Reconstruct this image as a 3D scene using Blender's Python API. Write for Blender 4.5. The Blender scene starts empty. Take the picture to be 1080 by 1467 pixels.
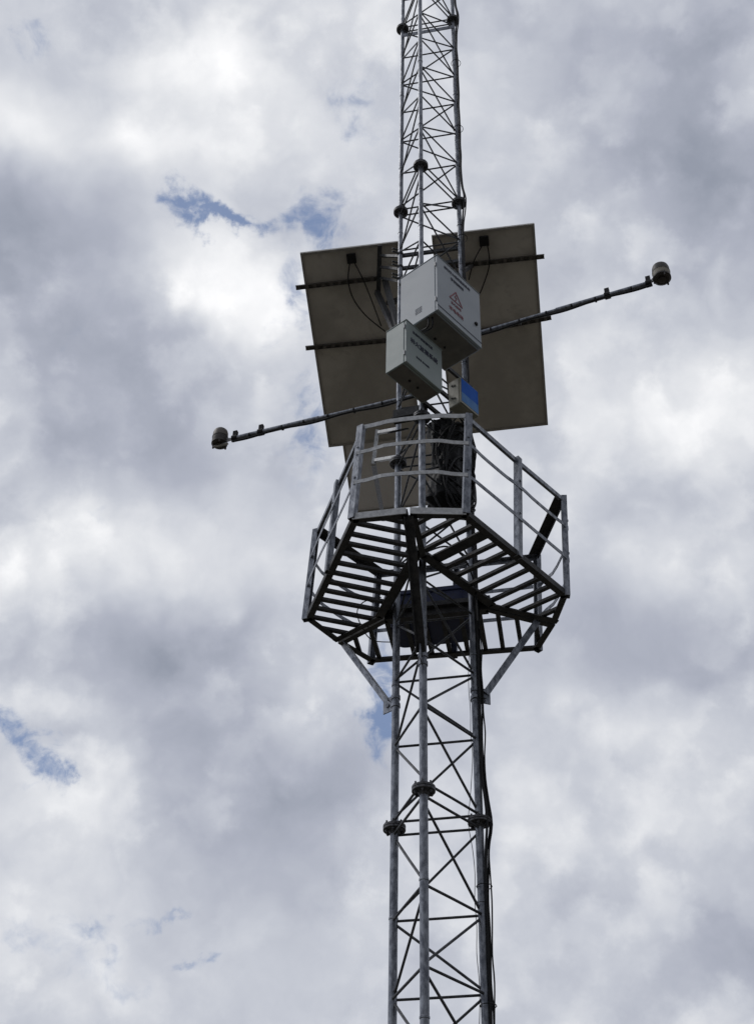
import bpy, bmesh, math, random
from mathutils import Vector, Matrix
random.seed(7)
SC = bpy.context.scene
COL = SC.collection

# ------------------------------------------------------------------ camera
EYE = 1.55                                  # phone held at eye height
FOC, PITCH, ROLL = 1969.411, 0.69580366, 0.02287403
FW = Vector((0, math.cos(PITCH), math.sin(PITCH)))
_R0 = Vector((1, 0, 0)); _U0 = _R0.cross(FW)
RT = math.cos(ROLL)*_R0 + math.sin(ROLL)*_U0
UP = -math.sin(ROLL)*_R0 + math.cos(ROLL)*_U0
cd = bpy.data.cameras.new('camera'); cam = bpy.data.objects.new('camera', cd); COL.objects.link(cam)
m = Matrix((RT, UP, -FW)).transposed().to_4x4(); m.translation = Vector((0, 0, EYE))
cam.matrix_world = m
cd.sensor_fit = 'VERTICAL'; cd.sensor_height = 24.0
cd.lens = FOC/1467*24.0
cd.clip_start = 0.05; cd.clip_end = 5000
SC.camera = cam

# ------------------------------------------------------------------ node helper
class NT:
    def __init__(s, tree): s.t = tree; s.n = tree.nodes; s.l = tree.links
    def put(s, sock, v):
        if isinstance(v, bpy.types.NodeSocket): s.l.new(v, sock)
        elif v is not None:
            if isinstance(v, (tuple, list)) and sock.type == 'RGBA' and len(v) == 3: v = (*v, 1)
            sock.default_value = v
    def math(s, op, a, b=None, c=None, clamp=False):
        n = s.n.new('ShaderNodeMath'); n.operation = op; n.use_clamp = clamp
        for i, v in enumerate((a, b, c)): s.put(n.inputs[i], v) if v is not None else None
        return n.outputs[0]
    def vm(s, op, a, b=None, c=None, out=0):
        n = s.n.new('ShaderNodeVectorMath'); n.operation = op
        s.put(n.inputs[0], a)
        if b is not None: s.put(n.inputs[1], b)
        if c is not None: s.put(n.inputs[2], c)
        return n.outputs[out]
    def noise(s, vec, scale, detail=4, rough=.55, dist=0, out=0, lac=2.0):
        n = s.n.new('ShaderNodeTexNoise'); s.put(n.inputs['Vector'], vec)
        n.inputs['Scale'].default_value = scale; n.inputs['Detail'].default_value = detail
        n.inputs['Roughness'].default_value = rough; n.inputs['Distortion'].default_value = dist
        n.inputs['Lacunarity'].default_value = lac
        return n.outputs[out]
    def vor(s, vec, scale, smooth=.6, detail=0, rough=.5):
        n = s.n.new('ShaderNodeTexVoronoi'); n.feature = 'SMOOTH_F1'; s.put(n.inputs['Vector'], vec)
        n.inputs['Scale'].default_value = scale; n.inputs['Smoothness'].default_value = smooth
        n.inputs['Detail'].default_value = detail; n.inputs['Roughness'].default_value = rough
        return n.outputs['Distance']
    def mix(s, f, a, b):
        n = s.n.new('ShaderNodeMix'); n.data_type = 'RGBA'
        s.put(n.inputs[0], f); s.put(n.inputs[6], a); s.put(n.inputs[7], b); return n.outputs[2]
    def smooth(s, x, lo, hi):
        n = s.n.new('ShaderNodeMapRange'); n.interpolation_type = 'SMOOTHSTEP'
        s.put(n.inputs[0], x); n.inputs[1].default_value = lo; n.inputs[2].default_value = hi
        return n.outputs[0]
    def ramp(s, x, stops):
        n = s.n.new('ShaderNodeValToRGB'); s.put(n.inputs[0], x); cr = n.color_ramp
        while len(cr.elements) < len(stops): cr.elements.new(0.5)
        for e, (p, c) in zip(cr.elements, stops): e.position = p; e.color = (*c, 1)
        return n.outputs[0]

# ------------------------------------------------------------------ sky
SUN_EL, SUN_AZ = math.radians(54), math.radians(-70)      # azimuth measured from +Y towards +X
w = bpy.data.worlds.new('World'); SC.world = w; w.use_nodes = True
t = NT(w.node_tree); t.n.clear()
wo = t.n.new('ShaderNodeOutputWorld'); bg = t.n.new('ShaderNodeBackground'); bg.inputs[1].default_value = 0.1
t.l.new(bg.outputs[0], wo.inputs[0])
sky = t.n.new('ShaderNodeTexSky'); sky.sky_type = 'NISHITA'; sky.sun_disc = False
sky.sun_elevation = SUN_EL; sky.sun_rotation = SUN_AZ
sky.altitude = 300; sky.air_density = 1.0; sky.dust_density = 0.6
tc = t.n.new('ShaderNodeTexCoord')
D0 = t.vm('NORMALIZE', tc.outputs['Generated'])
comb = t.n.new('ShaderNodeCombineXYZ')            # direction expressed in a fixed frame around the tower's part of the sky
for i, ax in enumerate((RT, UP, FW)): t.l.new(t.vm('DOT_PRODUCT', D0, tuple(ax), out=1), comb.inputs[i])
Q = comb.outputs[0]
def sky_pt(px, py): # direction of a place in the sky, in the same frame
    v = Vector(((px-540)/FOC, -(py-733.5)/FOC, 1)).normalized(); return v
# warp the directions so that the cloud masses get billowing outlines
wn = t.n.new('ShaderNodeTexNoise'); t.l.new(Q, wn.inputs['Vector']); wn.inputs['Scale'].default_value = 13
wn.inputs['Detail'].default_value = 3; wn.inputs['Roughness'].default_value = .58
W1 = t.vm('SUBTRACT', wn.outputs['Color'], (.5, .5, .5))
QW = t.vm('MULTIPLY_ADD', W1, (.07, .07, .02), Q)
QH = t.vm('MULTIPLY_ADD', W1, (.035, .035, .01), Q)
def blobs(vec, items, gain=1.0):
    acc = None
    for (px, py, rx, ry, amp) in items:
        c = sky_pt(px, py)
        sub = t.vm('SUBTRACT', vec, tuple(c))
        scl = t.vm('MULTIPLY', sub, (FOC/rx, FOC/ry, 2.0))
        d = t.vm('DOT_PRODUCT', scl, scl, out=1)
        g = t.math('POWER', 2.71828, t.math('MULTIPLY', d, -1.0))
        acc = t.math('MULTIPLY_ADD', g, amp*gain, acc if acc is not None else 0.0)
    return acc
CL = [ # x, y, rx, ry, amplitude: bright and dark cloud masses
 (300,80,80,62,.30),(20,175,90,58,.26),(215,215,95,48,.18),(290,400,110,85,.25),(380,470,65,65,.16),(540,110,120,130,.05),
 (120,40,120,50,.04),(60,330,140,85,-.20),(120,480,120,90,-.12),(240,520,90,90,-.13),(150,650,170,70,-.12),(60,590,110,70,-.08),
 (350,170,120,60,.07),(450,210,80,60,.08),(60,820,130,75,.14),(250,790,160,70,.11),(400,700,80,60,.05),(400,820,60,60,.06),
 (200,905,200,50,-.15),(260,1000,130,110,-.14),(420,1100,150,90,-.17),(300,1190,170,55,-.12),(110,1170,110,85,.16),(20,1000,90,60,.06),
 (410,985,60,60,.12),(490,940,50,60,.08),(120,1400,200,70,.08),(420,1290,130,50,-.07),(520,1230,60,80,.06),
 (1010,560,120,110,.16),(860,620,75,110,.10),(940,800,90,55,.12),(720,350,110,120,.03),(800,480,130,80,-.02),
 (1010,190,110,210,-.15),(890,200,120,180,-.08),(760,60,120,60,-.02),(870,330,130,60,.02),(1000,720,110,60,-.07),
 (860,920,170,80,-.12),(1060,900,90,70,-.04),(960,1050,130,60,.12),(820,1090,80,60,-.05),(760,1180,110,80,.05),(980,1180,130,90,.04),
 (1040,1340,120,110,-.10),(880,1320,130,90,-.03),(760,1000,90,50,.02),(760,720,120,80,.02),
]
base = blobs(QW, CL, 1.22)
n1 = t.noise(QW, 9, 7, .56)
n2 = t.noise(QW, 30, 6, .6)
n3 = t.noise(QH, 75, 5, .6)
w2 = t.n.new('ShaderNodeTexNoise'); t.l.new(Q, w2.inputs['Vector']); w2.inputs['Scale'].default_value = 34
w2.inputs['Detail'].default_value = 6; w2.inputs['Roughness'].default_value = .6
QP = t.vm('MULTIPLY_ADD', t.vm('SUBTRACT', w2.outputs['Color'], (.5, .5, .5)), (.055, .055, .02), QH)
puff = t.math('MULTIPLY_ADD', t.vor(QP, 17, .8), -.62, .34)
puff = t.math('MULTIPLY_ADD', t.vor(QP, 38, .8), -.38, t.math('ADD', puff, .2))
puff = t.math('MULTIPLY', puff, t.smooth(t.noise(Q, 7, 3, .5), .30, .62))     # lumpy tops only in places, smooth sheets between
B = t.math('ADD', base, .555)
B = t.math('MULTIPLY_ADD', t.math('SUBTRACT', n1, .5), .22, B)
B = t.math('MULTIPLY_ADD', t.math('SUBTRACT', n2, .5), .11, B)
B = t.math('MULTIPLY_ADD', t.math('SUBTRACT', n3, .5), .05, B)
B = t.math('MULTIPLY_ADD', puff, .62, t.math('ADD', B, .03))
# cloud radiance, divided by the background strength
cloud = t.ramp(B, [(0.0, (2.0,2.22,2.82)), (.25, (3.05,3.33,4.05)), (.45, (4.25,4.5,5.3)), (.62, (5.7,5.95,6.6)), (.80, (7.7,7.85,8.2)), (1.0, (10.2,10.2,10.3))])
HO = [ # gaps where the blue shows
 (256,297,30,25,1.12),(348,322,40,14,.95),(300,316,26,14,.8),(462,305,42,30,.62),(508,160,36,28,.55),(38,55,42,20,.52),(455,335,40,20,.5),
 (450,590,60,110,.33),(545,990,26,60,.85),(640,955,60,30,.30),(14,1045,20,20,.75),(44,1075,20,20,.8),(74,1103,18,22,1.0),(30,1130,20,10,.3),(425,425,22,45,.55),(440,620,24,60,.45),
 (40,1330,55,16,.45),(130,1308,26,12,.5),(145,1345,40,16,.45),(232,1315,26,9,.55),(292,1369,22,10,.85),(120,1388,60,22,.3),(200,1400,40,20,.3),
 (380,480,16,22,.3),(110,480,14,20,.25),(548,1040,24,30,.6),(140,730,20,12,.3)]
HO = [(x, y, rx*1.18, ry*1.18, a*1.08) for x, y, rx, ry, a in HO]
hole = blobs(QP, HO)
nh = t.smooth(t.noise(QW, 46, 8, .60), .28, .72)
h2 = t.math('MULTIPLY', hole, t.math('MULTIPLY_ADD', nh, 1.05, .38))
H = t.smooth(h2, .16, 1.18)
# away from the photographed part of the sky, a few open gaps of its own
back = t.smooth(t.vm('DOT_PRODUCT', D0, tuple(FW), out=1), .9, .6)
hb = t.math('MULTIPLY', t.smooth(t.noise(Q, 3.2, 8, .6), .60, .72), back)
H = t.math('MAXIMUM', t.math('MULTIPLY', H, .92), hb)
blue = t.mix(.7, t.vm('MINIMUM', t.vm('MULTIPLY', sky.outputs[0], (1.15, 1.15, 1.15)), (4.5, 5.2, 7.0)), (1.75, 2.45, 4.2))
dim = t.math('MULTIPLY_ADD', t.smooth(t.vm('DOT_PRODUCT', D0, tuple((FW*.82 - RT*.57).normalized()), out=1), -.45, .72), .60, .40)   # unseen sky on the other side dimmed to cut light on the cabinets
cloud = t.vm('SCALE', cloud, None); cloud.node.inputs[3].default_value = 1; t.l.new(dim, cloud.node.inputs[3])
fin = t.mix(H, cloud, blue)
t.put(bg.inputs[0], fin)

sd = bpy.data.lights.new('sun', 'SUN'); so = bpy.data.objects.new('sun', sd); COL.objects.link(so)
sd.energy = 0.6; sd.angle = math.radians(10); sd.color = (1, .965, .92)
sdir = Vector((math.sin(SUN_AZ)*math.cos(SUN_EL), math.cos(SUN_AZ)*math.cos(SUN_EL), math.sin(SUN_EL)))
so.rotation_euler = sdir.to_track_quat('Z', 'Y').to_euler()
SC.view_settings.view_transform = 'Standard'; SC.view_settings.look = 'None'
SC.view_settings.exposure = 0; SC.view_settings.gamma = 1

# ------------------------------------------------------------------ materials
def mat(name, c1, c2=None, rough=.6, metal=0.0, scale=20, bump=.0, spots=None, rust=0, spec=.5, streak=1.0):
    M = bpy.data.materials.new(name); M.use_nodes = True; t = NT(M.node_tree)
    b = t.n['Principled BSDF']; tc = t.n.new('ShaderNodeTexCoord'); v = tc.outputs['Object']
    if streak != 1.0: v = t.vm('MULTIPLY', v, (1, 1, streak))
    col = (*c1, 1)
    nz = t.noise(v, scale, 6, .6)
    if c2: col = t.mix(t.smooth(nz, .34, .66), c1, c2)
    if spots:
        col = t.mix(t.math('MULTIPLY', t.smooth(t.noise(v, scale*3.1, 4, .6), .56, .68), spots[3]), col, spots[:3])
    if rust:
        col = t.mix(t.math('MULTIPLY', t.smooth(t.noise(v, scale*.8, 8, .7), .56, .74), rust), col, (.12, .06, .03))
    t.put(b.inputs['Base Color'], col); b.inputs['Metallic'].default_value = metal
    b.inputs['Specular IOR Level'].default_value = spec
    t.put(b.inputs['Roughness'], t.math('MULTIPLY_ADD', t.noise(v, scale*1.7, 4, .6), .3, rough-.15))
    if bump:
        bp = t.n.new('ShaderNodeBump'); bp.inputs['Strength'].default_value = bump; bp.inputs['Distance'].default_value = .01
        t.put(bp.inputs['Height'], t.noise(v, scale*2.5, 6, .6)); t.l.new(bp.outputs[0], b.inputs['Normal'])
    return M
GALV = mat('galvanised_steel', (.13,.142,.17), (.34,.36,.40), .42, .68, 34, .12, (.50,.52,.56,.28), .12, streak=.45)
GALVR = mat('galvanised_rail', (.48,.49,.50), (.68,.69,.70), .6, .35, 34, .12, (.62,.62,.62,.5), .12)
BRACE = mat('brace_steel', (.05,.053,.06), (.12,.125,.135), .55, .5, 22, .1, None, .25)
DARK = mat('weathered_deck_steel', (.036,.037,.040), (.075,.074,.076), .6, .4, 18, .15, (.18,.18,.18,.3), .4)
FLNG = mat('flange_steel', (.05,.052,.058), (.15,.15,.16), .5, .5, 60, .2, None, .4)
CAB = mat('cabinet_paint', (.40,.445,.49), (.425,.47,.515), .42, 0, 4, 0, (.34,.37,.40,.10), 0)
CABG = mat('cabinet_paint_grey', (.33,.39,.385), (.36,.42,.41), .45, 0, 5, 0, (.28,.32,.31,.12), 0)
CABB = mat('cabinet_underside_shade', (.17,.16,.145), (.23,.215,.19), .8, 0, 9, .05)  # underside shade put into a darker colour than the cabinet sides
BEIGE = mat('beige_plastic', (.36,.35,.29), (.44,.43,.36), .5, 0, 12, .03, (.2,.19,.15,.4))
BACK = mat('panel_backsheet', (.47,.44,.395), (.66,.62,.56), .7, 0, 1.8, .02, (.40,.37,.34,.4))
BACK2 = mat('pale_backsheet', (.80,.77,.76), (.88,.85,.84), .7, 0, 1.8, .02, (.6,.58,.56,.4))
CELL = mat('solar_cells', (.012,.016,.035), (.016,.022,.05), .18, 0, 8)
ALU = mat('aluminium_frame', (.34,.34,.35), (.46,.46,.47), .45, .6, 30)
BLACK = mat('black_rubber', (.010,.010,.011), (.018,.018,.020), .6, 0, 30, spec=.3)
SHEET = mat('black_plastic_sheet', (.006,.007,.008), (.013,.014,.016), .62, 0, 14, .1, spec=.3)
BLUEP = mat('blue_plastic', (.016,.024,.075), (.022,.034,.105), .45, 0, 9, .03, (.05,.05,.06,.5))
LBLUE = mat('blue_label', (.010,.125,.60), (.014,.15,.68), .6, 0, 9, spec=.15)
PBLUE = mat('pale_label', (.085,.25,.62), (.16,.34,.68), .6, 0, 9, spec=.15)
INK = mat('navy_print', (.03,.035,.07), None, .6)
RED = mat('red_print', (.30,.10,.12), None, .6)
SENS = mat('sensor_housing', (.27,.25,.20), (.36,.33,.27), .5, 0, 24, .05, (.15,.13,.11,.4))
SENSB = mat('sensor_dark_cap', (.045,.04,.036), (.07,.062,.055), .5, 0, 24)
CONC = mat('concrete', (.30,.29,.27), (.38,.37,.34), .9, 0, 8, .3)

# ------------------------------------------------------------------ mesh helpers
def tag(o, label=None, cat=None, group=None, kind=None):
    if label: o['label'] = label
    if cat: o['category'] = cat
    if group: o['group'] = group
    if kind: o['kind'] = kind
    return o
def thing(name, label, cat, loc=(0,0,0), group=None):
    o = bpy.data.objects.new(name, None); o.location = loc; o.empty_display_size = .1; COL.objects.link(o)
    return tag(o, label, cat, group)
def obj(name, bm, mats, parent=None, smooth=False, bevel=0):
    me = bpy.data.meshes.new(name)
    bmesh.ops.recalc_face_normals(bm, faces=bm.faces[:])
    bm.to_mesh(me); bm.free()
    for mm in (mats if isinstance(mats, (list, tuple)) else [mats]): me.materials.append(mm)
    o = bpy.data.objects.new(name, me); COL.objects.link(o)
    if smooth:
        for p in me.polygons: p.use_smooth = True
        me.set_sharp_from_angle(angle=math.radians(38))
    if parent:
        o.parent = parent
        off = Vector((0,0,0)); q = parent
        while q: off += q.location; q = q.parent
        me.transform(Matrix.Translation(-off))     # shapes are written in world space
    if bevel:
        b = o.modifiers.new('bevel', 'BEVEL'); b.width = bevel; b.segments = 2; b.limit_method = 'ANGLE'
    return o
def frame(d, up=Vector((0,0,1))):
    d = d.normalized()
    if abs(d.dot(up)) > .98: up = Vector((0,1,0)) if abs(d.y) < .9 else Vector((1,0,0))
    x = d.cross(up).normalized(); y = x.cross(d).normalized()
    return x, y
def tube(bm, pts, r, n=8, closed=False, cap=True, mi=0):
    pts = [Vector(p) for p in pts]; rings = []; N = len(pts); lastx = None
    for i, p in enumerate(pts):
        a = pts[i-1] if (i or closed) else p; b = pts[(i+1) % N] if (i < N-1 or closed) else p
        d = (b-a).normalized()
        if lastx is None: x, y = frame(d)
        else:
            x = (lastx - d*lastx.dot(d)).normalized(); y = x.cross(d).normalized()
        lastx = x
        rr = r[i] if isinstance(r, (list, tuple)) else r
        rings.append([bm.verts.new(p + rr*(math.cos(k*2*math.pi/n)*x + math.sin(k*2*math.pi/n)*y)) for k in range(n)])
    for i in range(N if closed else N-1):
        A, Bq = rings[i], rings[(i+1) % N]
        for k in range(n):
            f = bm.faces.new((A[k], A[(k+1)%n], Bq[(k+1)%n], Bq[k])); f.material_index = mi
    if cap and not closed:
        bm.faces.new(rings[0][::-1]).material_index = mi; bm.faces.new(rings[-1]).material_index = mi
def prism(bm, prof, a, b, x, y, mi=0):
    """extrude a 2-D profile (list of (u,v)) from a to b, with axes x,y"""
    A = [bm.verts.new(a + u*x + v*y) for u, v in prof]; Bq = [bm.verts.new(b + u*x + v*y) for u, v in prof]
    n = len(prof)
    for i in range(n): bm.faces.new((A[i], A[(i+1)%n], Bq[(i+1)%n], Bq[i])).material_index = mi
    bm.faces.new(A[::-1]).material_index = mi; bm.faces.new(Bq).material_index = mi
def rect(w, h, cx=0, cy=0): return [(cx-w/2, cy-h/2), (cx+w/2, cy-h/2), (cx+w/2, cy+h/2), (cx-w/2, cy+h/2)]
def bar(bm, a, b, w, h, x=None, y=None, mi=0, cx=0, cy=0):
    a, b = Vector(a), Vector(b)
    if x is None: x, y = frame(b-a)
    prism(bm, rect(w, h, cx, cy), a, b, x, y, mi)
def angle_iron(bm, a, b, w, th, x, y, mi=0):
    """L section: legs along +x and +y from the corner line a-b"""
    prism(bm, [(0,0),(w,0),(w,th),(th,th),(th,w),(0,w)], Vector(a), Vector(b), x, y, mi)
def box(bm, o, ex, ey, ez, mi=0):
    """box from corner o with edge vectors"""
    v = [bm.verts.new(o + i*ex + j*ey + k*ez) for k in (0,1) for j in (0,1) for i in (0,1)]
    for f in ((0,2,3,1),(4,5,7,6),(0,1,5,4),(2,6,7,3),(0,4,6,2),(1,3,7,5)):
        bm.faces.new([v[i] for i in f]).material_index = mi
def lathe(bm, c, prof, n=24, ax=Vector((0,0,1)), x=Vector((1,0,0)), mi=0, mats=None):
    y = ax.cross(x); rings = []
    for r, h in prof:
        rings.append([bm.verts.new(c + ax*h + r*(math.cos(k*2*math.pi/n)*x + math.sin(k*2*math.pi/n)*y)) for k in range(n)])
    for i in range(len(rings)-1):
        for k in range(n):
            bm.faces.new((rings[i][k], rings[i][(k+1)%n], rings[i+1][(k+1)%n], rings[i+1][k])).material_index = mats[i] if mats else mi
    bm.faces.new(rings[0][::-1]).material_index = mats[0] if mats else mi
    bm.faces.new(rings[-1]).material_index = mats[-1] if mats else mi
def NB(): return bmesh.new()
V = Vector
Z = V((0,0,1))

# survey helpers: a sight line from the camera station, cut by a level or by a plane in the world
E0 = V((0,0,EYE))
def sight(px, py): return FW + (px-540)/FOC*RT - (py-733.5)/FOC*UP
def at_z(px, py, z): d = sight(px, py); return E0 + d*((z-EYE)/d.z)
def at_plane(px, py, o, n): d = sight(px, py); return E0 + d*((o-E0).dot(n)/d.dot(n))

# ------------------------------------------------------------------ ground
bm = NB(); S_ = 1500
vs = [bm.verts.new((x, y, 0)) for x, y in ((-S_,-S_),(S_,-S_),(S_,S_),(-S_,S_))]; bm.faces.new(vs)
GR = bpy.data.materials.new('dry_earth'); GR.use_nodes = True; t = NT(GR.node_tree); b = t.n['Principled BSDF']
tc = t.n.new('ShaderNodeTexCoord'); v = tc.outputs['Object']
c = t.mix(t.smooth(t.noise(v, .25, 8, .6), .4, .6), (.075,.066,.052), (.11,.096,.076))
c = t.mix(t.math('MULTIPLY', t.smooth(t.noise(v, 1.4, 8, .65), .52, .62), .7), c, (.06,.075,.035))
t.put(b.inputs['Base Color'], c); b.inputs['Roughness'].default_value = .95
tag(obj('ground', bm, GR), kind='structure')

# ------------------------------------------------------------------ mast
C = V((.37290129, 7.48004205, 0)); SIDE, PHI, SEC = .52169905, -.21618498, 3.0
H0 = 3.9017999 + EYE                        # height of the lowest flange ring in view
def ldir(k):
    a = PHI + {'M': 0, 'R': 2*math.pi/3, 'L': -2*math.pi/3}[k]
    return V((math.sin(a), -math.cos(a), 0))
LEG = {k: C + ldir(k)*SIDE/math.sqrt(3) for k in 'MLR'}
mast = thing('lattice_mast', 'tall grey galvanised steel lattice mast of three round legs with zigzag braces', 'mast', (C.x, C.y, 0))
zt = H0 + 3*SEC + 2.9
for k in 'MLR':
    bm = NB(); p = LEG[k]
    for z0, z1, r in ((.35, H0, .0255), (H0, H0+SEC, .0250), (H0+SEC, zt, .0198)):
        tube(bm, [p+Z*z0, p+Z*(z1)], r, 20)
    # weld seams and thin clips
    for z in (H0-1.3, H0-.5, H0+1.1, H0+2.2, H0+3.9, H0+5.2, H0+5.75, H0+6.6, H0+7.7):
        rr = .0255 if z < H0 else .025 if z < H0+SEC else .0198
        lathe(bm, p+Z*(z+random.uniform(-.1,.1)), [(rr+.0005,0),(rr+.003,.003),(rr+.003,.013),(rr+.0005,.016)], 20)
    obj('leg', bm, GALV, mast, True)
    for i in range(-1, 4):
        z = H0 + i*SEC
        bm = NB(); R = .064 if i > 0 else .070
        R2 = .0255 if i <= 0 else .0198
        lathe(bm, p+Z*(z-.017), [(R-.003,0),(R,.002),(R,.0145),(R-.002,.0155)], 28)
        lathe(bm, p+Z*(z+.001), [(R-.002,0),(R,.001),(R,.0145),(R-.003,.0165)], 28)
        lathe(bm, p+Z*(z+.0176), [(R2+.012,0),(R2+.0015,.022)], 20)
        lathe(bm, p+Z*(z-.040), [(R2+.0015,0),(R2+.012,.0227)], 20)
        for q in range(6):
            a = q*math.pi/3 + .35 + i
            c0 = p + V((math.cos(a), math.sin(a), 0))*(R-.019)
            tube(bm, [c0+Z*(z-.034), c0+Z*(z+.043)], .0058, 8)
            tube(bm, [c0+Z*(z-.0285), c0+Z*(z-.0175)], .0105, 6)
            tube(bm, [c0+Z*(z+.0180), c0+Z*(z+.029)], .0105, 6)
        obj('flange', bm, FLNG, mast, True)
FR = [0, .19, .352, .51, .665, .825, 1.0]
faces = {'ML': ('M', 'L'), 'MR': ('R', 'M'), 'LR': ('L', 'R')}   # zigzag starts at the first leg at the lower flange
stuff = NB(); cnt = {'h': 0, 'd': 0}
def brace(a, za, b_, zb, name, vis=True, flip=1):
    pa, pb = LEG[a]+Z*za, LEG[b_]+Z*zb
    d = (pb-pa).normalized(); pa = pa + d*.012; pb = pb - d*.012
    mid = ((LEG[a]+LEG[b_])/2 - C); out = mid.normalized()*.006*flip
    if not vis: tube(stuff, [pa+out, pb+out], .0066, 6); return
    q = NB(); rb = .0084 if za < H0+1.2 else .0072
    tube(q, [pa+out, (pa+pb)/2+out+V((random.uniform(-.002,.002),)*3), pb+out], rb, 8)
    if name == 'diagonal_brace':   # little flattened weld ends
        tube(q, [pa+out-d*.004, pa+out+d*.02], [.0105,.0078], 8); tube(q, [pb+out-d*.02, pb+out+d*.004], [.0078,.0105], 8)
    obj(name, q, BRACE, mast, True)
for s in range(-2, 4):
    zb = H0 + s*SEC
    for fi, (fk, (a, b_)) in enumerate(faces.items()):
        fr = FR if s != -1 else [0, .19, .345, .497, .649, .803, 1.0]
        aa, bb = (a, b_) if s != -1 else (b_, a)
        for i, f in enumerate(fr):
            off = .045 if i == 0 else (-.045 if i == 6 else 0)
            z = zb + f*SEC + off
            if z < .4 or z > zt: continue
            vis = (s in (0, 1, 2)) or (s == -1 and f > .25) or (s == 3 and i < 1)
            brace('M' if 'M' in fk else 'L', z, 'R' if 'R' in fk else 'L', z, 'horizontal_brace', vis)
            if i < 6:
                z2 = zb + fr[i+1]*SEC
                if zb + f*SEC < .4 or z2 > zt: continue
                vis = (s in (0, 1, 2)) or (s == -1 and i >= 2) or (s == 3 and i < 2)
                p, q = (aa, bb) if i % 2 == 0 else (bb, aa)
                e0 = .07 if i == 0 else .015; e1 = .07 if i == 5 else .015
                brace(p, zb+f*SEC+e0, q, z2-e1, 'diagonal_brace', vis, -1)
o = obj('brace', stuff, BRACE, mast, True); o['kind'] = 'stuff'
# flat bar across the back face near the upper flange
bm = NB(); z = H0+3*SEC-.16
bar(bm, LEG['L']+Z*z+V((0,-.026,0)), LEG['R']+Z*z+V((0,-.026,0)), .006, .055)
obj('flat_bar', bm, GALV, mast)
bm = NB()
for k in 'MLR':
    box(bm, LEG[k]+V((-.16,-.16,-.05)), V((.32,0,0)), V((0,.32,0)), Z*.38)
box(bm, C+V((-.9,-.9,-.2)), V((1.8,0,0)), V((0,1.8,0)), Z*.3)
tag(obj('concrete_footing', bm, CONC, bevel=.02), 'square concrete footing on the dry ground under the lattice mast', 'footing')

# ------------------------------------------------------------------ platform
ZP = 5.52 + EYE
hexpx = [(505,743),(668,736),(813,854),(772,932),(532,950),(438,888)]
HX = [at_z(x, y, ZP) for x, y in hexpx]                 # near-left, near-right, right-near, right-far, far-left, left
plat = thing('maintenance_platform', 'open six sided steel work platform with slatted floor and guard rail around the mast', 'platform', (C.x, C.y, ZP))
INR = SIDE/math.sqrt(3) + .13
inner = {k: C + ldir(k)*INR + Z*ZP for k in 'MLR'}
midc = {'M': (HX[0]+HX[1])/2, 'R': (HX[2]+HX[3])/2, 'L': (HX[4]+HX[5])/2}
for k in midc: midc[k] = midc[k] + ldir(k)*.035          # the short sides are slightly bent outwards at the joint
def towards(p, q, d): return p + (q-p).normalized()*d
def deck(k1, k2, o1, o2, nsl, widths):
    """panel from joint k1 to joint k2; o1,o2 the two outer corners"""
    i1, i2 = inner[k1].copy(), inner[k2].copy()
    e = (o2-o1).normalized(); outn = V((e.y, -e.x, 0));
    if outn.dot((o1+o2)/2 - C) < 0: outn = -outn
    g = e*.014
    i1, i2 = i1 + g, i2 - g; m1 = midc[k1] + g*1.2; m2 = midc[k2] - g*1.2
    fr = NB()
    def L(a, b_, inn, w=.045, th=.006, mi=0):
        d = (b_-a).normalized()
        # vertical web at the edge, horizontal flange pointing inward at the bottom
        prism(fr, [(0,0),(w,0),(w,th),(th,th),(th,w),(0,w)], a-Z*.0, b_-Z*.0, inn, Z, mi)
    L(o1, o2, -outn, .045)
    L(i1, i2, outn, .062)
    for a, b_ in ((m1, o1), (m2, o2)):
        n_ = Z.cross((b_-a).normalized())
        if n_.dot(C-a) < 0: n_ = -n_
        L(a, b_, n_, .045)
    for a, b_, s in ((i1, m1, 1), (i2, m2, -1)):
        n_ = Z.cross((b_-a).normalized())
        if n_.dot(e)*s < 0: n_ = -n_
        L(a, b_, n_, .04)
    obj_ = NB()
    # slats perpendicular to the outer edge, clipped to the panel outline
    poly = [o1, o2, m2, i2, i1, m1]
    def clip(s):
        base = o1 + e*s; hits = []
        for a, b_ in zip(poly, poly[1:]+poly[:1]):
            ea = (a-base).dot(e); eb = (b_-base).dot(e)
            if (ea < 0) != (eb < 0):
                tt = ea/(ea-eb); hits.append((a.lerp(b_, tt)-base).dot(outn))
        return (min(hits), max(hits)) if len(hits) >= 2 else None
    lo = min((p-o1).dot(e) for p in poly); hi = max((p-o1).dot(e) for p in poly)
    for j in range(nsl):
        s = lo + (hi-lo)*(j+1)/(nsl+1) + random.uniform(-.004,.004)
        r = clip(s)
        if not r or r[1]-r[0] < .06: continue
        wd = widths.get(j, .031)
        a = o1 + e*s + outn*(r[0]+.008); b_ = o1 + e*s + outn*(r[1]-.008)
        sk = e*random.uniform(-.006,.006)
        bar(obj_, a+Z*.024+sk, b_+Z*.024, wd, .022 if wd < .04 else .012, e, Z)
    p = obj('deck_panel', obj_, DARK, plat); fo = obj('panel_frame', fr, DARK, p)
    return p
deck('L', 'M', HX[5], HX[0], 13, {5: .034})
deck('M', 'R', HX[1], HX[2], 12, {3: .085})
deck('R', 'L', HX[3], HX[4], 11, {})
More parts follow.
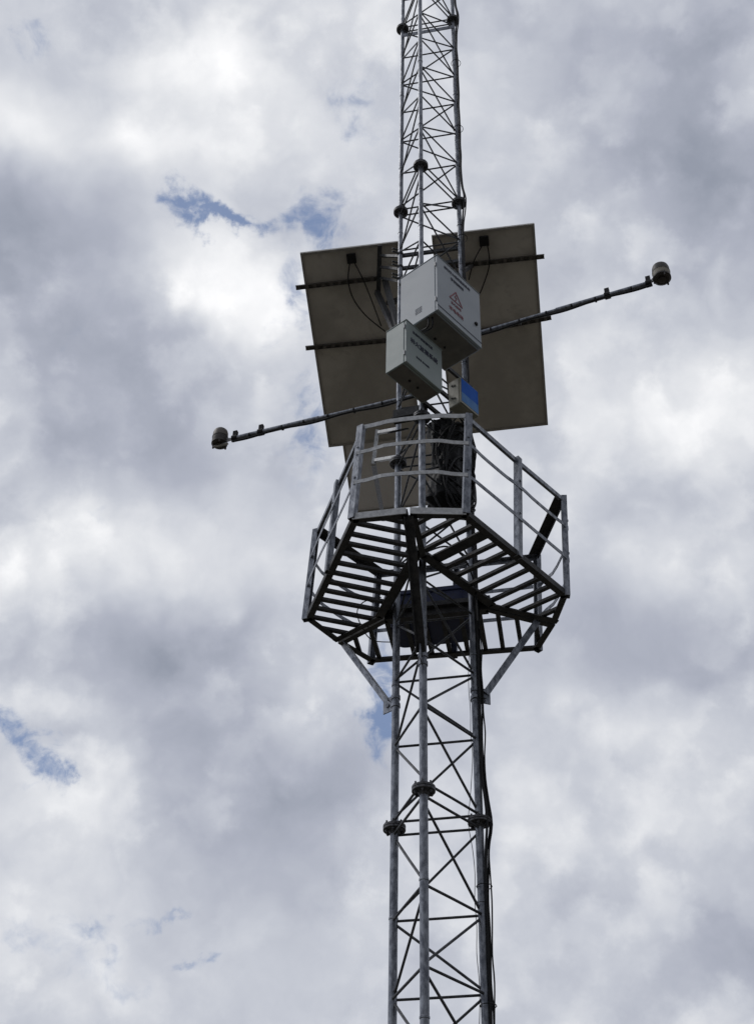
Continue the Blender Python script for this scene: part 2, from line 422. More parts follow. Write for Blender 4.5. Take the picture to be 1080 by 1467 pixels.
# pale kick bars on the near short side
# posts
tops = {}
def post(b0, h, lean=.035, w=.046, name='post'):
    top = b0 + V((lean, 0, h)); bot = b0 + V((-.003, 0, -.004))
    o_ = V((b0.x-C.x, b0.y-C.y, 0)).normalized(); s_ = Z.cross(o_)
    q = NB()
    # channel: back plate with two lips
    ww, d, th = w, .040, .005
    prof = [(-ww/2,0),(ww/2,0),(ww/2,-d),(ww/2-th,-d),(ww/2-th,-th),(-ww/2+th,-th),(-ww/2+th,-d),(-ww/2,-d)]
    prof = [(u, v+.018) for u, v in prof]
    prism(q, prof, bot, top, s_, o_)
    for f in (.42, .75):
        c0 = bot.lerp(top, f) + o_*.018
        lathe(q, c0, [(.009,0),(.009,.006)], 6, o_, s_)
    obj('post', q, GALV, plat); return bot, top, o_
order = [HX[0], HX[1], (HX[1]+HX[2])/2, HX[2], HX[3], (HX[3]+HX[4])/2, HX[4], HX[5], (HX[5]+HX[0])/2]
heights = [.80,.86,.86,.88,.86,.84,.82,.80,.79]
P_ = [post(b0, h) for b0, h in zip(order, heights)]
def bent(a, b_, bulge, n=8):
    d = ((a+b_)/2 - C); d.z = 0; d.normalize()
    pts = []
    for i in range(n+1):
        f = i/n; g = (1-abs(2*f-1)); g = min(1, g*1.55); g = g*g*(3-2*g)
        pts.append(a.lerp(b_, f) + d*bulge*g)
    return pts
def strip(bm, pts, wv, wt):
    """flat bar on edge following pts"""
    rows = []
    for i, p in enumerate(pts):
        a = pts[max(i-1,0)]; b_ = pts[min(i+1,len(pts)-1)]; d = (b_-a); d.z = 0; d.normalize(); s = Z.cross(d)
        rows.append([bm.verts.new(p+s*wt/2+Z*wv/2), bm.verts.new(p-s*wt/2+Z*wv/2), bm.verts.new(p-s*wt/2-Z*wv/2), bm.verts.new(p+s*wt/2-Z*wv/2)])
    for i in range(len(rows)-1):
        for k in range(4): bm.faces.new((rows[i][k], rows[i][(k+1)%4], rows[i+1][(k+1)%4], rows[i+1][k]))
    bm.faces.new(rows[0]); bm.faces.new(rows[-1][::-1])
NP = len(P_)
for i in range(NP):
    (b1, t1, o1), (b2, t2, o2) = P_[i], P_[(i+1)%NP]
    short = i in (0, 3, 6)
    off = .002
    # top rail: angle iron
    a = t1 - Z*.012 + o1*off; b_ = t2 - Z*.012 + o2*off
    d = (b_-a).normalized(); s = Z.cross(d)
    if s.dot(a-C) < 0: s = -s
    q = NB()
    if i == 0:
        pts = bent(a, b_, .035)
        strip(q, pts, .036, .005)
        obj('top_rail', q, GALVR, plat)
    else:
        prism(q, [(0,0),(-.040,0),(-.040,-.005),(-.005,-.005),(-.005,-.036),(0,-.036)], a, b_, s, Z)
        if i in (3, 6): bar(q, a-s*.05, b_-s*.05, .045, .004, s, Z)
        obj('top_rail', q, DARK if i in (3, 6) else GALV, plat)
    for f in (.36, .68):
        a = b1.lerp(t1, f) + o1*.021; b_ = b2.lerp(t2, f) + o2*.021
        if i == 0: a = a + Z*.0
        q = NB(); strip(q, bent(a, b_, .055 if short else random.uniform(-.012, .012)), .030, .005)
        obj('mid_rail', q, GALVR if i in (0,) else GALV, plat)
# toe plate of the near short side, in two lengths
for a, b_, r in ((HX[0], midc['M']-V((.012,0,0)), .2), (midc['M']+V((.012,.0,0)), HX[1], .4)):
    q = NB(); o_ = ldir('M')
    bar(q, a+o_*.010+Z*.010, b_+o_*.010+Z*.010, .005, .050)
    obj('toe_plate', q, GALVR, plat)
# struts from the joints down to the legs
for k in 'MLR':
    a = midc[k]*1.0 - ldir(k)*.03 - Z*.006; b_ = LEG[k] + Z*(4.83+EYE) + ldir(k)*.05
    if k != 'M': a = a - ldir(k)*(.05 if k == 'L' else .15)
    q = NB(); d = (b_-a).normalized(); s = Z.cross(ldir(k)); nrm = d.cross(s)
    w_ = .055 if k == 'M' else .046
    angle_iron(q, a - s*w_/2, b_ - s*w_/2, w_, .005, s, nrm if nrm.z < 0 else -nrm)
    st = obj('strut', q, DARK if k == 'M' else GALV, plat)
    q = NB()
    o_ = ldir(k)
    box(q, LEG[k] + Z*(4.75+EYE) - s*.004 + o_*.020, s*.008, o_*.085, Z*.11)
    lathe(q, LEG[k] + Z*(4.80+EYE) + o_*.065 - s*.012, [(.016,0),(.016,.024)], 8, s, Z)
    lathe(q, LEG[k] + Z*(4.76+EYE), [(.027,0),(.031,.002),(.031,.028),(.027,.03)], 20)
    lathe(q, LEG[k] + Z*(4.82+EYE), [(.027,0),(.031,.002),(.031,.028),(.027,.03)], 20)
    obj('mounting_plate', q, GALV, st)
# inner support ring beams clamped to the mast
for a, b_ in (('M','R'), ('R','L'), ('L','M')):
    q = NB(); pa, pb = LEG[a], LEG[b_]; d = (pb-pa).normalized(); o_ = ((pa+pb)/2-C).normalized()
    bar(q, pa-d*.12+o_*.052+Z*(ZP+.072), pb+d*.12+o_*.052+Z*(ZP+.072), .04, .035, o_, Z)
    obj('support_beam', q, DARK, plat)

# ------------------------------------------------------------------ solar panels
D1 = V((.99028209, -.1201747, .06999588)).normalized()
D2 = V((.13803712, .91066128, -.3894121)); D2 = (D2 - D1*D2.dot(D1)).normalized()
PN = D1.cross(D2).normalized()
if PN.z > 0: PN = -PN                       # PN points down towards the viewer
O_ = E0 + sight(600, 340)*(7.90/sight(600,340).y)
def pp(px, py): return at_plane(px, py, O_, PN)
def solar(label, px_tl, px_tr, px_bl, box_px, rails, wires, group='solar panels behind the mast', hgt=None, dz=0, bm_=None):
    tl, tr, bl = pp(*px_tl), pp(*px_tr), pp(*px_bl)
    W_ = (tr-tl).dot(D1); H_ = hgt or (bl-tl).dot(D2)
    tl = tl - PN*dz
    T = thing('solar_panel', label, 'solar panel', tl + D1*W_/2 + D2*H_/2, group)
    q = NB(); box(q, tl + D1*.012 + D2*.012 - PN*.008, D1*(W_-.024), D2*(H_-.024), -PN*.004); obj('backsheet', q, bm_ or BACK, T)
    q = NB(); box(q, tl + D1*.012 + D2*.012 - PN*.0125, D1*(W_-.024), D2*(H_-.024), -PN*.006); obj('glass', q, CELL, T)
    q = NB(); fw = .022; th = .034
    box(q, tl, D1*W_, D2*fw*.5, -PN*th); box(q, tl+D2*(H_-fw*.5), D1*W_, D2*fw*.5, -PN*th)
    box(q, tl+D2*fw*.5, D1*fw*.5, D2*(H_-fw), -PN*th); box(q, tl+D1*(W_-fw*.5)+D2*fw*.5, D1*fw*.5, D2*(H_-fw), -PN*th)
    # inward lips seen from behind
    box(q, tl+PN*.0015, D1*W_, D2*fw, -PN*.0015+PN*-.0); box(q, tl+D2*(H_-fw)+PN*.0015, D1*W_, D2*fw, -PN*.0015)
    box(q, tl+D2*fw+PN*.0015, D1*fw, D2*(H_-2*fw), -PN*.0015); box(q, tl+D1*(W_-fw)+D2*fw+PN*.0015, D1*fw, D2*(H_-2*fw), -PN*.0015)
    obj('frame', q, ALUD, T)
    if box_px:
        c0 = pp(*box_px) - PN*dz; q = NB()
        box(q, c0 - D1*.042 - D2*.045 + PN*.002, D1*.084, D2*.09, PN*.03)
        obj('junction_box', q, BLACK, T, bevel=.004)
        for pts in wires:
            pw = [pp(*p)+PN*(.02+.03*math.sin(math.pi*i/(len(pts)-1))) - PN*dz for i, p in enumerate(pts)]
            pw = catmull(pw); q = NB(); tube(q, pw, .0055, 6); obj('lead', q, BLACK, T, True)
    for (a, b_) in rails:
        pa, pb = pp(*a), pp(*b_); d = (pb-pa).normalized(); q = NB(); y_ = PN; x_ = d.cross(PN)
        # slotted strut channel with an open end
        prism(q, [(-.02,.004),(.02,.004),(.02,.026),(.016,.026),(.016,.008),(-.016,.008),(-.016,.026),(-.02,.026)], pa-PN*dz, pb-PN*dz, x_, y_)
        n = int((pb-pa).length/.075)
        for j in range(n):
            c0 = pa.lerp(pb, (j+.15)/n) - PN*dz
            bar(q, c0+PN*.0265, c0+PN*.0265+d*.030, .04, .003, x_, PN)
        obj('mounting_rail', q, RAILM, T)
    return T
def catmull(P, n=6):
    out = []
    for i in range(len(P)-1):
        p0 = P[max(i-1,0)]; p1 = P[i]; p2 = P[i+1]; p3 = P[min(i+2,len(P)-1)]
        for j in range(n):
            u = j/n
            out.append(.5*((2*p1)+(-p0+p2)*u+(2*p0-5*p1+4*p2-p3)*u*u+(-p0+3*p1-3*p2+p3)*u**3))
    out.append(P[-1]); return out
ALUD = mat('panel_frame_aluminium', (.34,.325,.30), (.44,.42,.39), .5, .4, 20)
RAILM = mat('dusty_strut_rail', (.10,.092,.085), (.17,.155,.14), .6, .4, 26)
solar('left one of the two upper solar panels, brown grey back with two looping leads', (430,363), (571.5,343.5), (470,641), (503.5,369.5),
      [((424,411.5),(541,398)), ((438,498),(556,487))],
      [[(501,376),(499,400),(506,425),(524,450),(552,474)], [(508,376),(520,398),(533,430),(546,466)]])
solar('right one of the two upper solar panels, behind the large white cabinet', (618,338), (765,318), (640,625), (693,344.5),
      [((610,385),(779,366.5)), ((665,478),(789,454))],
      [[(690,351),(678,372),(671,400)], [(698,351),(700,378),(690,410),(684,425)]])
solar('lower solar panel of the three, seen behind the near guard rail of the platform', (489,628), (641,614), (503,739), None,
      [], [], 'solar panels behind the mast', dz=.05, bm_=BACK2)
# bracket carrying the panels
br = thing('panel_bracket', 'steel bracket of shade-darkened cross bars and dark struts holding the solar panels to the mast', 'bracket', LEG['L']+Z*(9.2+EYE))
q = NB()
v0, v1 = pp(544,350)+PN*.035, pp(542,418)+PN*.035
bar(q, v0, v1, .04, .012, D1, PN)
obj('upright_bar', q, BRACE, br)
for (x0, y0), zz in (((546,364.5),9.33), ((546,380.5),9.16), ((546,396),9.0)):
    q = NB(); a = pp(x0,y0)+PN*.045; kL = LEG['L']+Z*(zz+EYE)+V((0,.03,0)); kR = LEG['R']+Z*(zz+EYE)+V((0,.03,0))
    bar(q, a, kL, .03, .022)
    bar(q, kL+V((-.02,0,0)), kR+V((.03,0,0)), .022, .034)
    # U bolts
    lathe(q, LEG['L']+Z*(zz+EYE-.02), [(.022,0),(.027,.002),(.027,.02),(.022,.022)], 16)
    for s in (-1, 1): tube(q, [LEG['L']+Z*(zz+EYE-.01)+V((-.02*1,-.03,.02*s)), LEG['L']+Z*(zz+EYE-.01)+V((-.07,-.05,.02*s))], .008, 6)
    obj('cross_bar', q, BRACE, br)  # darker brace steel puts the shade on these bars into their colour
for a, b_ in (((540,416),(566,476)), ((551,398),(570,470)), ((556,432),(585,426))):
    q = NB(); pa = pp(*a)+PN*.05; 
    pb = at_plane(b_[0], b_[1], LEG['L']+V((0,.03,0)), V((0,1,0)))
    bar(q, pa, pb, .045, .04); obj('strut', q, DARK, br)
q = NB(); pa = pp(675,379)+PN*.04; kR = LEG['R']+Z*(9.0+EYE)+V((0,.03,0)); bar(q, pa, kR, .04, .03); obj('strut', q, DARK, br)
# lower bracket, holding the lower panel
bl_ = thing('lower_panel_bracket', 'pale grey steel frame holding the lower solar panel to the left mast leg', 'bracket', LEG['L']+Z*(7.1+EYE))
def yl(px, py, Y): return E0 + sight(px,py)*(Y/sight(px,py).y)
q = NB(); a, b_ = yl(540.5,617,7.98), yl(534.5,666,7.98); bar(q, a, b_, .028, .03); obj('upright_bar', q, GALVR, bl_)
for (x0,y0,x1,y1) in ((541,620,572,614),(536,660,572,654)):
    q = NB(); bar(q, yl(x0,y0,7.98), yl(x1,y1,7.70), .025, .025); obj('cross_bar', q, GALVR, bl_)
q = NB(); pa = yl(535,664,7.98); pb = pp(549,738)+PN*.10; bar(q, pa, pb, .035, .03); obj('strut', q, DARK, bl_)

# ------------------------------------------------------------------ cabinets on the near right face
E1 = V((math.cos(math.radians(47.6)), math.sin(math.radians(47.6)), 0)); N1 = V((E1.y, -E1.x, 0))   # along the face, outwards
def text_mesh(body, size, o, ex, ey, mat_, parent, name='lettering', th=.0012, xs=1.0, bold=.0):
    cu = bpy.data.curves.new('lettering', 'FONT'); cu.body = body; cu.size = size; cu.align_x = 'CENTER'; cu.align_y = 'CENTER'
    cu.resolution_u = 2; cu.offset = bold; cu.extrude = th/2
    tmp = bpy.data.objects.new('tmp', cu); COL.objects.link(tmp)
    bpy.context.view_layer.update()
    me = bpy.data.meshes.new_from_object(tmp.evaluated_get(bpy.context.evaluated_depsgraph_get()))
    bpy.data.objects.remove(tmp); bpy.data.curves.remove(cu)
    off = Vector((0,0,0)); qq = parent
    while qq: off += qq.location; qq = qq.parent
    ez = ex.cross(ey)
    M = Matrix((ex*xs, ey, ez)).transposed().to_4x4(); M.translation = o + ez*(th/2+.0006) - off
    me.transform(M); me.materials.clear(); me.materials.append(mat_)
    o_ = bpy.data.objects.new(name, me); COL.objects.link(o_); o_.parent = parent; return o_
def cabinet(name, label, near, L_len, R_len, h, mside, mfront, group):
    """near = bottom near corner in space"""
    back = near - N1*L_len
    T = thing(name, label, 'cabinet', near - N1*L_len/2 + E1*R_len/2, group)
    q = NB(); box(q, back, N1*(L_len-.022), E1*R_len, Z*h)
    obj('body', q, mside, T, bevel=.004)
    q = NB(); box(q, back + N1*(L_len-.019) + E1*.002 + Z*.002, N1*.019, E1*(R_len-.004), Z*(h-.004)); d = obj('door', q, mfront, T, bevel=.003)
    q = NB(); box(q, back + N1*.01 + E1*.012 - Z*.002, N1*(L_len-.045), E1*(R_len-.024), Z*.0018); obj('bottom_plate', q, CABB, T)
    q = NB(); box(q, back - N1*.002 - E1*.003 + Z*(h+.0015), N1*(L_len+.005), E1*(R_len+.006), Z*.006); obj('rain_cover', q, mside, T, bevel=.002)
    for f in (.16,.80):
        q = NB(); tube(q, [near - N1*.012 - E1*.005 + Z*(h*f), near - N1*.012 - E1*.005 + Z*(h*f+.045)], .006, 10); obj('hinge', q, ALU, T, True)
    q = NB()
    for k, u in enumerate((.40,.62)):
        c0 = back + N1*L_len*.45 + E1*R_len*u - Z*.012
        tube(q, [c0, c0+Z*.011], .010-.002*k, 6)
    obj('cable_gland', q, BLACK, T)
    return T, d
GC = 'metal equipment cabinets on the mast'
nearB = at_z(626.8, 443, 7.49+EYE); Lb, Rb, hb_ = .357, .515, .605
TB, dB = cabinet('equipment_cabinet', 'large pale grey white metal cabinet with red warning triangle on its door', nearB, Lb, Rb, hb_, CAB, CAB, GC)
fo = nearB + N1*.0                              # door plane origin: bottom near corner
def onB(u, v): return fo + E1*u*Rb + Z*v*hb_ + N1*.0005
# door seam near the bottom
q = NB(); box(q, onB(.0,.085), E1*Rb, N1*.002, Z*.007); obj('door_seam', q, INK, dB)
q = NB(); box(q, onB(.0,.0)+Z*.001, E1*Rb, N1*.0015, Z*.006); obj('bottom_edge', q, CABG, dB)
q = NB(); lathe(q, onB(.875,.36), [(.017,0),(.017,.008),(.012,.012)], 20, N1, E1); obj('lock', q, BLACK, dB, True)
text_mesh('森林防火视频监控系统', .031, onB(.46,.90), E1, Z, INK, dB, bold=.0008)
text_mesh('智能控制箱', .031, onB(.46,.79), E1, Z, INK, dB, bold=.0008)
# warning triangle
q = NB(); tc_ = onB(.42,.50); s_ = .105
tri = [tc_+Z*s_*.62, tc_-Z*s_*.42-E1*s_*.68, tc_-Z*s_*.42+E1*s_*.68]
for i in range(3):
    a, b_ = tri[i], tri[(i+1)%3]; d = (b_-a).normalized(); bar(q, a-d*.004+N1*.001*(i+1)*.5, b_+d*.004+N1*.001*(i+1)*.5, .002, .011, N1, N1.cross(d))
zz_ = [(.012,.05),(-.014,.004),(.010,.004),(-.006,-.036)]
zp_ = [tc_+E1*u+Z*v+N1*.001 for u, v in zz_]
for a, b_ in zip(zp_, zp_[1:]): d = (b_-a).normalized(); bar(q, a, b_, .002, .009, N1, N1.cross(d))
obj('warning_triangle', q, RED, dB)
text_mesh('当心触电', .03, onB(.42,.355), E1, Z, RED, dB, bold=.0006)
text_mesh('有电危险', .042, onB(.42,.235), E1, Z, RED, dB, bold=.0008)
# louvre holes on the left side
q = NB()
for i in range(5):
    for j in range(4):
        c0 = nearB - N1*(.150+.013*i) + Z*(.085+.017*j) - E1*.0012
        box(q, c0, -N1*.008, E1*.001, Z*.009)
obj('vent_holes', q, INK, TB)
q = NB(); 
for px_, e_ in ((613,.20),(619,.24)):
    c0 = at_z(px_, 455, 7.49+EYE); c2 = at_z(581.5,517,6.97+EYE) - N1*.10 + E1*e_ + Z*.425
    tube(q, catmull([c0+Z*.01, c0-Z*.10-N1*.01, c2+Z*.10-N1*.02, c2]), .0065, 8)
obj('outlet_cable', q, BLACK, TB, True)

nearS = at_z(581.5, 517, 6.97+EYE); Ls, Rs, hs_ = .19, .402, .425
TS, dS = cabinet('equipment_cabinet', 'smaller grey green metal cabinet hanging lower left of the large white one', nearS, Ls, Rs, hs_, CABG, CABG, GC)
def onS(u, v): return nearS + E1*u*Rs + Z*v*hs_ + N1*.0005
text_mesh('林火监测系统', .055, onS(.49,.60), E1, Z, INK, dS, bold=.0012, xs=.92)
text_mesh('生态环境监测项目', .028, onS(.45,.83), E1, Z, INK, dS, bold=.0006)
text_mesh('设备箱 请勿触碰', .02, onS(.45,.30), E1, Z, INK, dS, bold=.0004)

nearI = at_z(660, 575.6, 7.06+EYE)
Li, Ri, hi_ = .115, .215, .265
TI = thing('charge_controller', 'small beige box with bright blue front face below the cabinets', 'control box', nearI, )
q = NB(); box(q, nearI-N1*Li, N1*(Li-.012), E1*Ri, Z*hi_); obj('body', q, BEIGE, TI, bevel=.008)
q = NB(); box(q, nearI-N1*.012+E1*.003+Z*.003, N1*.012, E1*(Ri-.006), Z*(hi_-.006)); fr_ = obj('front_cover', q, BEIGE, TI, bevel=.004)
q = NB(); box(q, nearI+E1*.010+Z*(.115)+N1*.0005, E1*(Ri-.018), N1*.0015, Z*(hi_-.125)); obj('blue_label', q, LBLUE, fr_)
q = NB(); box(q, nearI+E1*.010+Z*.022+N1*.0005, E1*(Ri-.018), N1*.0015, Z*.092); obj('pale_label', q, PBLUE, fr_)
q = NB()
for zz in (.07,.20):
    for dx in (.0,.022): lathe(q, nearI - N1*(.055+dx) - E1*.0005 + Z*(zz+dx*.5), [(.009,0),(.009,.004)], 10, -E1, Z)
obj('screw', q, BLACK, TI)
# back plate fixing the boxes to the mast legs
mr = {8.0: 'highest dark steel rail behind the top of the large white cabinet', 7.6: 'dark steel rail behind the bottom of the large white cabinet', 7.28: 'dark steel rail behind the top of the small grey green cabinet', 7.02: 'lowest dark steel rail behind the small grey green cabinet'}
for zz, u0, u1 in ((8.0,-.12,.56), (7.6,-.12,.56), (7.28,-.28,.5), (7.02,-.28,.5)):
    q = NB(); bar(q, LEG['M']+N1*.036+E1*u0+Z*(zz+EYE), LEG['M']+N1*.036+E1*u1+Z*(zz+EYE), .02, .034, N1, Z)
    tag(obj('mounting_rail', q, DARK), mr[zz], 'rail', 'dark rails carrying the cabinets')

# ------------------------------------------------------------------ instrument booms
def boom(label, a, b_, r, head, hr, hh, mats_, clamps, domed, group):
    T = thing('instrument_boom', label, 'boom', a, group)
    a, b_ = V(a), V(b_); d = (b_-a).normalized()
    q = NB(); tube(q, [a, a.lerp(b_, .55)], r, 14); tube(q, [a.lerp(b_, .52), b_], r*1.25, 14); obj('pole', q, GALV, T, True)
    q = NB(); cb = [a + (b_-a)*f + V((0,0,-r*1.35 - .020*math.sin(f*8.5)**2)) + V((0,-.012,0)) for f in [i/14 for i in range(15)]]
    tube(q, catmull(cb, 3), .0095, 8); obj('signal_cable', q, BLACK, T, True)
    for f in clamps:
        c0 = a.lerp(b_, f); s = d.cross(Z).normalized()
        q = NB(); tube(q, [c0-d*.022, c0+d*.022], r*1.75, 12)
        box(q, c0-d*.018-s*.014+Z*r*1.2, d*.036, s*.028, Z*.055)
        obj('clamp', q, BLACK, T)
    # instrument
    hc = V(head)
    q = NB()
    prof = [(hr*.72,0),(hr*.80,-.002),(hr*.97,.006),(hr,.02),(hr,hh*.42),(hr*1.03,hh*.43),(hr*1.03,hh*.47),(hr*.985,hh*.48),(hr*.97,hh*.72),(hr*.88,hh*.86),(hr*.68,hh*.95),(hr*.36,hh)]
    if domed: ms = [2,2,1,1,1,1,1,0,0,0,0]
    else: ms = [1,1,1,0,0,1,1,1,1,1,1]
    lathe(q, hc, prof, 32, mats=ms)
    hd = obj('sensor_housing', q, mats_, T, True)
    q = NB(); lathe(q, hc-Z*.012, [(hr*.25,0),(hr*.45,.004),(hr*.45,.0115)], 20)
    for k in range(3):
        an = k*2.1+.6; c1 = hc + V((math.cos(an), math.sin(an), 0))*hr*.9
        tube(q, [c1-Z*.018, c1+Z*.03], .008, 8)
    obj('lens', q, SENSB, hd, True)
    q = NB(); 
    for s_z in (.02, .045): tube(q, [b_-d*.02, V((hc.x,hc.y,hc.z+s_z))-d*hr*.85], .009, 8)
    obj('arm', q, ALU, T, True)
    q = NB(); tube(q, [hc+Z*.006, hc+Z*.020], hr*1.03, 32); obj('band', q, SENSB, hd, True)
    if domed:
        q = NB(); bar(q, hc-Z*.008-d*hr*1.2, hc-Z*.008+d*hr*.8, .022, .010); obj('mounting_strip', q, GALVR, hd)
    for f in (.18,.33,.47,.60,.72,.90):
        q = NB(); tube(q, [a.lerp(b_, f)-Z*.006-d*.006, a.lerp(b_, f)-Z*.006+d*.006], r*1.42, 12); obj('cable_tie', q, BLACK, T, True)
    return T
zl, zr = 7.57+EYE, 8.17+EYE
aL = V((.40, 7.60, zl)); aL = at_z(597, 566, zl)
boom('long thin boom pointing left with a brown grey domed sensor at its tip', aL, at_z(333,629,zl), .017,
     at_z(314.5,637,zl-.01), .064, .165, [SENSC := mat('brown_grey_dome', (.13,.115,.10), (.17,.15,.13), .5, 0, 22, .04), SENSB, SENSB], (.985,.84), True, 'instrument booms')
boom('long thin boom pointing right with a beige banded sensor at its tip', at_z(655,486,zr), at_z(933,405,zr), .017,
     at_z(948,400,zr-.01), .068, .16, [SENS, SENSB, SENSB], (.985,.78), False, 'instrument booms')
q = NB()
cz = at_z(588, 598, 7.12+EYE)
pa, pb = LEG['L']+Z*(7.08+EYE), LEG['M']+Z*(7.12+EYE)
d = (pb-pa).normalized(); s = d.cross(Z).normalized()
a0 = at_z(563,603,6.98+EYE); b0 = at_z(612,593,6.98+EYE)
tb = thing('clamp_bracket', 'dark perforated steel bracket bolted across the mast legs above the near guard rail', 'bracket', (a0+b0)/2)
q = NB(); bar(q, a0, b0, .075, .012); bar(q, a0+V((0,-.035,.035)), b0+V((0,-.035,.035)), .008, .07); obj('plate', q, DARK, tb)
q = NB()
for f in (.15,.38,.62,.85): 
    c0 = a0.lerp(b0, f); tube(q, [c0-Z*.03, c0+Z*.08], .009, 8); tube(q, [c0-Z*.02, c0-Z*.008], .016, 6)
obj('bolt', q, FLNG, tb)
q = NB(); cc = at_z(570,617,6.9+EYE)
tube(q, [cc + V((math.cos(i*.42)*.075, math.sin(i*.42)*.05, math.sin(i*.42+.5)*.05)) for i in range(15)], .006, 6, closed=True)
tag(obj('cable_loop', q, BLACK, None, True), 'small loop of thin black cable hanging round the left mast leg', 'cable')

# ------------------------------------------------------------------ black cables down the right leg
def cable(label, offs, r, z0, z1, seed, wav=.006):
    rnd = random.Random(seed); pts = []; z = z0
    while z < z1:
        k = (z - EYE)
        bulge = .0
        for i in range(-1, 4):   # swing out round each flange
            bulge = max(bulge, .030*math.exp(-((z-(H0+i*SEC))/.17)**2))
        f = (z-z0)/(z1-z0)
        o_ = V(offs)*(1+0*f); u = o_.normalized()
        pts.append(LEG['R'] + o_ + u*bulge + V((rnd.uniform(-wav,wav)*.55, rnd.uniform(-wav,wav)*.55, 0)) + Z*z)
        z += .16
    q = NB(); tube(q, catmull(pts, 3), r, 7)
    return tag(obj('cable', q, BLACK, None, True), label, 'cable', 'black cables tied along the right mast leg')
cable('thickest black cable strapped tight against the right mast leg', (.024,-.026,0), .0080, .3, zt, 3, .004)
cable('black cable running just outside the right mast leg up to the mast top', (.033,-.010,0), .0062, .3, H0+3*SEC+1.5, 4)
cable('outermost slack black cable hanging beside the lower right mast leg', (.050,-.018,0), .0048, .3, ZP-.05, 5, .012)
cable('black cable hanging between the thick one and the outermost one', (.041,.000,0), .0058, .3, ZP+.6, 6, .009)
cable('hair thin dark wire along the inner side of the lower right leg', (-.036,-.02,0), .0022, .3, ZP-.1, 8, .014)
tie_lab = dict(zip((H0-1.12, H0-.42, H0+.85, H0+3.62, H0+4.8, H0+5.5, H0+7.1, H0+8.2), (
 'lowest black cable tie on the right mast leg near the bottom of the photo', 'black cable tie just below the lowest flange ring of the right leg',
 'black cable tie on the right leg between the lowest flange and the platform strut', 'black cable tie on the right leg above the platform behind the guard rail',
 'black cable tie on the right leg behind the solar panel edge', 'black cable tie on the right leg just below its flange above the panels',
 'black cable tie midway between the two highest flanges of the right leg', 'highest black cable tie below the topmost flange of the right leg')))
for z in (H0-1.12, H0-.42, H0+.85, H0+3.62, H0+4.8, H0+5.5, H0+7.1, H0+8.2):
    q = NB(); rr = .046; tube(q, [LEG['R'] + V((.016,-.010,0)) + V((math.cos(i*.524)*rr, math.sin(i*.524)*rr, 0)) + Z*z for i in range(12)], .003, 5, closed=True)
    tag(obj('cable_tie', q, BLACK), tie_lab[z], 'cable tie', 'cable ties on the right mast leg')

# ------------------------------------------------------------------ black bundle inside the guard rail
from mathutils import noise as mn
cz0, cz1 = 6.22+EYE, 7.08+EYE
cen = (LEG['R']*.62 + LEG['M']*.38); cen = V((cen.x, cen.y, 0)) + N1*-.03 + E1*.02
bm = NB(); nr, ns = 56, 64; rings = []
for i in range(nr+1):
    f = i/nr; z = cz0 + (cz1-cz0)*f
    env = min(1, 4.2*f**.6, 3.4*(1-f)**.5)*(.90+.12*math.sin(f*7+1))
    ring = []
    for k in range(ns):
        a = k*2*math.pi/ns; dv = V((math.cos(a), math.sin(a), 0))
        rr = .185*env
        p3 = V((math.cos(a)*1.4, math.sin(a)*1.4, f*3.2))
        fold = mn.fractal(p3*1.7+V((3,1,7)), .7, 2.1, 5)*.35 + .22*math.sin(a*7 + 5*mn.noise(V((a, f*4, 2))) + f*3)*.5
        rr *= (1 + .42*fold)
        ring.append(bm.verts.new(cen + E1*dv.x*rr*1.02 + N1*dv.y*rr*.70 + Z*z))
    rings.append(ring)
for i in range(nr):
    for k in range(ns): bm.faces.new((rings[i][k], rings[i][(k+1)%ns], rings[i+1][(k+1)%ns], rings[i+1][k]))
bm.faces.new(rings[0][::-1]); bm.faces.new(rings[-1])
bun = thing('wrapped_bundle', 'black crumpled plastic bundle wrapped with cable inside the mast at the near rail', 'bundle', (cen.x, cen.y, cz0))
sh = obj('plastic_sheet', bm, SHEET, bun, True)
rnd = random.Random(11)
for j in range(9):
    q = NB(); pts = []; ph = rnd.uniform(0, 6.28); zc = rnd.uniform(cz0+.2, cz1-.2); hh = rnd.uniform(.16, .42); ww = rnd.uniform(.13,.19)
    tilt = rnd.uniform(-.5,.5)
    hh = min(hh, cz1-zc+.06, zc-cz0+.06)
    for i in range(20):
        a = i*2*math.pi/20
        u = math.cos(a)*ww + tilt*math.sin(a)*.12; 
        pts.append(cen + E1*u + N1*(.135+.03*math.sin(a*2+ph)+rnd.uniform(-.01,.01) - .09*(u/.2)**2) + Z*(zc + math.sin(a)*hh))
    tube(q, catmull(pts+[pts[0]], 2)[:-1], .008, 7, closed=True)
    obj('cable_coil', q, BLACK, bun, True)

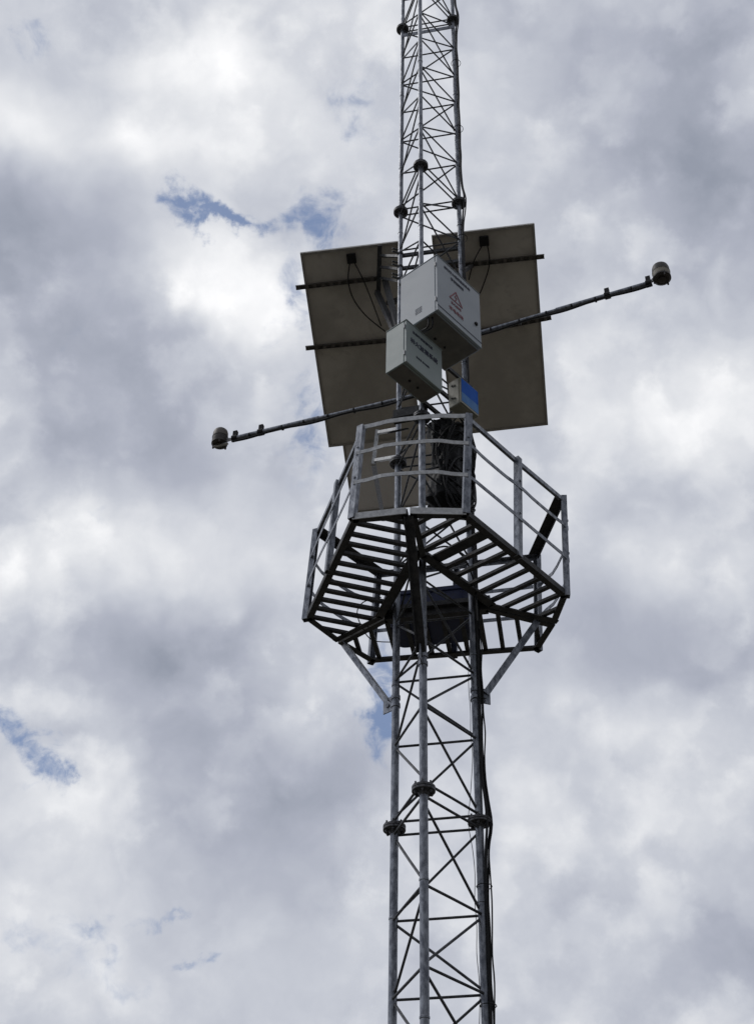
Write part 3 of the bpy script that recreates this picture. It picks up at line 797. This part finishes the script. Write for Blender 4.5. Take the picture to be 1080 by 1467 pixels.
# ------------------------------------------------------------------ blue tub on the far deck panel
ctr = V((0,0,0)) + (LEG['L']+LEG['R'])/2
Eb = (LEG['R']-LEG['L']).normalized(); Nb = V((-Eb.y, Eb.x, 0))
if Nb.dot(ctr-C) < 0: Nb = -Nb
tub = thing('plastic_tub', 'dark blue plastic tub standing on the far slatted deck behind the mast', 'tub', ctr + Nb*.37 + Z*(ZP+.04) + Eb*-.03)
o0 = ctr + Nb*.33 - Eb*.075 + Z*(ZP+.038)
q = NB()
def rrect(w_, d_, r_, z_, n=6):
    pts = []
    for cx, cy, a0_ in ((w_/2-r_, d_/2-r_, 0), (-w_/2+r_, d_/2-r_, 90), (-w_/2+r_, -d_/2+r_, 180), (w_/2-r_, -d_/2+r_, 270)):
        for i in range(n+1):
            a = math.radians(a0_ + 90*i/n); pts.append(o0 + Eb*(cx+r_*math.cos(a)) + Nb*(cy+r_*math.sin(a)) + Z*z_)
    return pts
lv = [(a*1.08,b*.86,c*.9,d*.95) for a,b,c,d in [(.50,.36,.07,0),(.53,.39,.08,.02),(.555,.41,.09,.16),(.57,.42,.09,.225),(.60,.45,.10,.23),(.60,.45,.10,.262),(.575,.425,.095,.264),(.565,.415,.09,.23),(.52,.37,.07,.04)]]
rg = [[q.verts.new(p) for p in rrect(*l)] for l in lv]
for A, B_ in zip(rg, rg[1:]):
    n = len(A)
    for k in range(n): q.faces.new((A[k], A[(k+1)%n], B_[(k+1)%n], B_[k]))
q.faces.new(rg[0][::-1]); q.faces.new(rg[-1])
obj('tub_body', q, BLUEP, tub, True)
q = NB(); A, B_ = [o0 - Nb*.215 + Eb*s_ + Z*.035 for s_ in (.02, .34)]
bar(q, A, B_, .008, .05); obj('metal_strap', q, GALVR, tub)
# stray wires on the deck
rnd = random.Random(5)
q = NB(); p0 = at_z(522,888,ZP+.02); 
tube(q, catmull([at_z(546,856,ZP+.10), at_z(520,863,ZP+.05), at_z(512,882,ZP+.03), at_z(530,915,ZP+.02), at_z(560,920,ZP+.02)]), .004, 6)
tag(obj('loose_wire', q, BLACK, None, True), 'thin loose wire curling through the left side of the platform floor', 'cable')
q = NB(); tube(q, catmull([at_z(612,790,ZP+.05), at_z(640,783,ZP+.12), at_z(665,800,ZP+.10), at_z(680,840,ZP+.05), at_z(684,890,ZP-.3)]), .006, 6)
tag(obj('loose_wire', q, BLACK, None, True), 'dark cable looping over the right deck panel towards the right mast leg', 'cable')
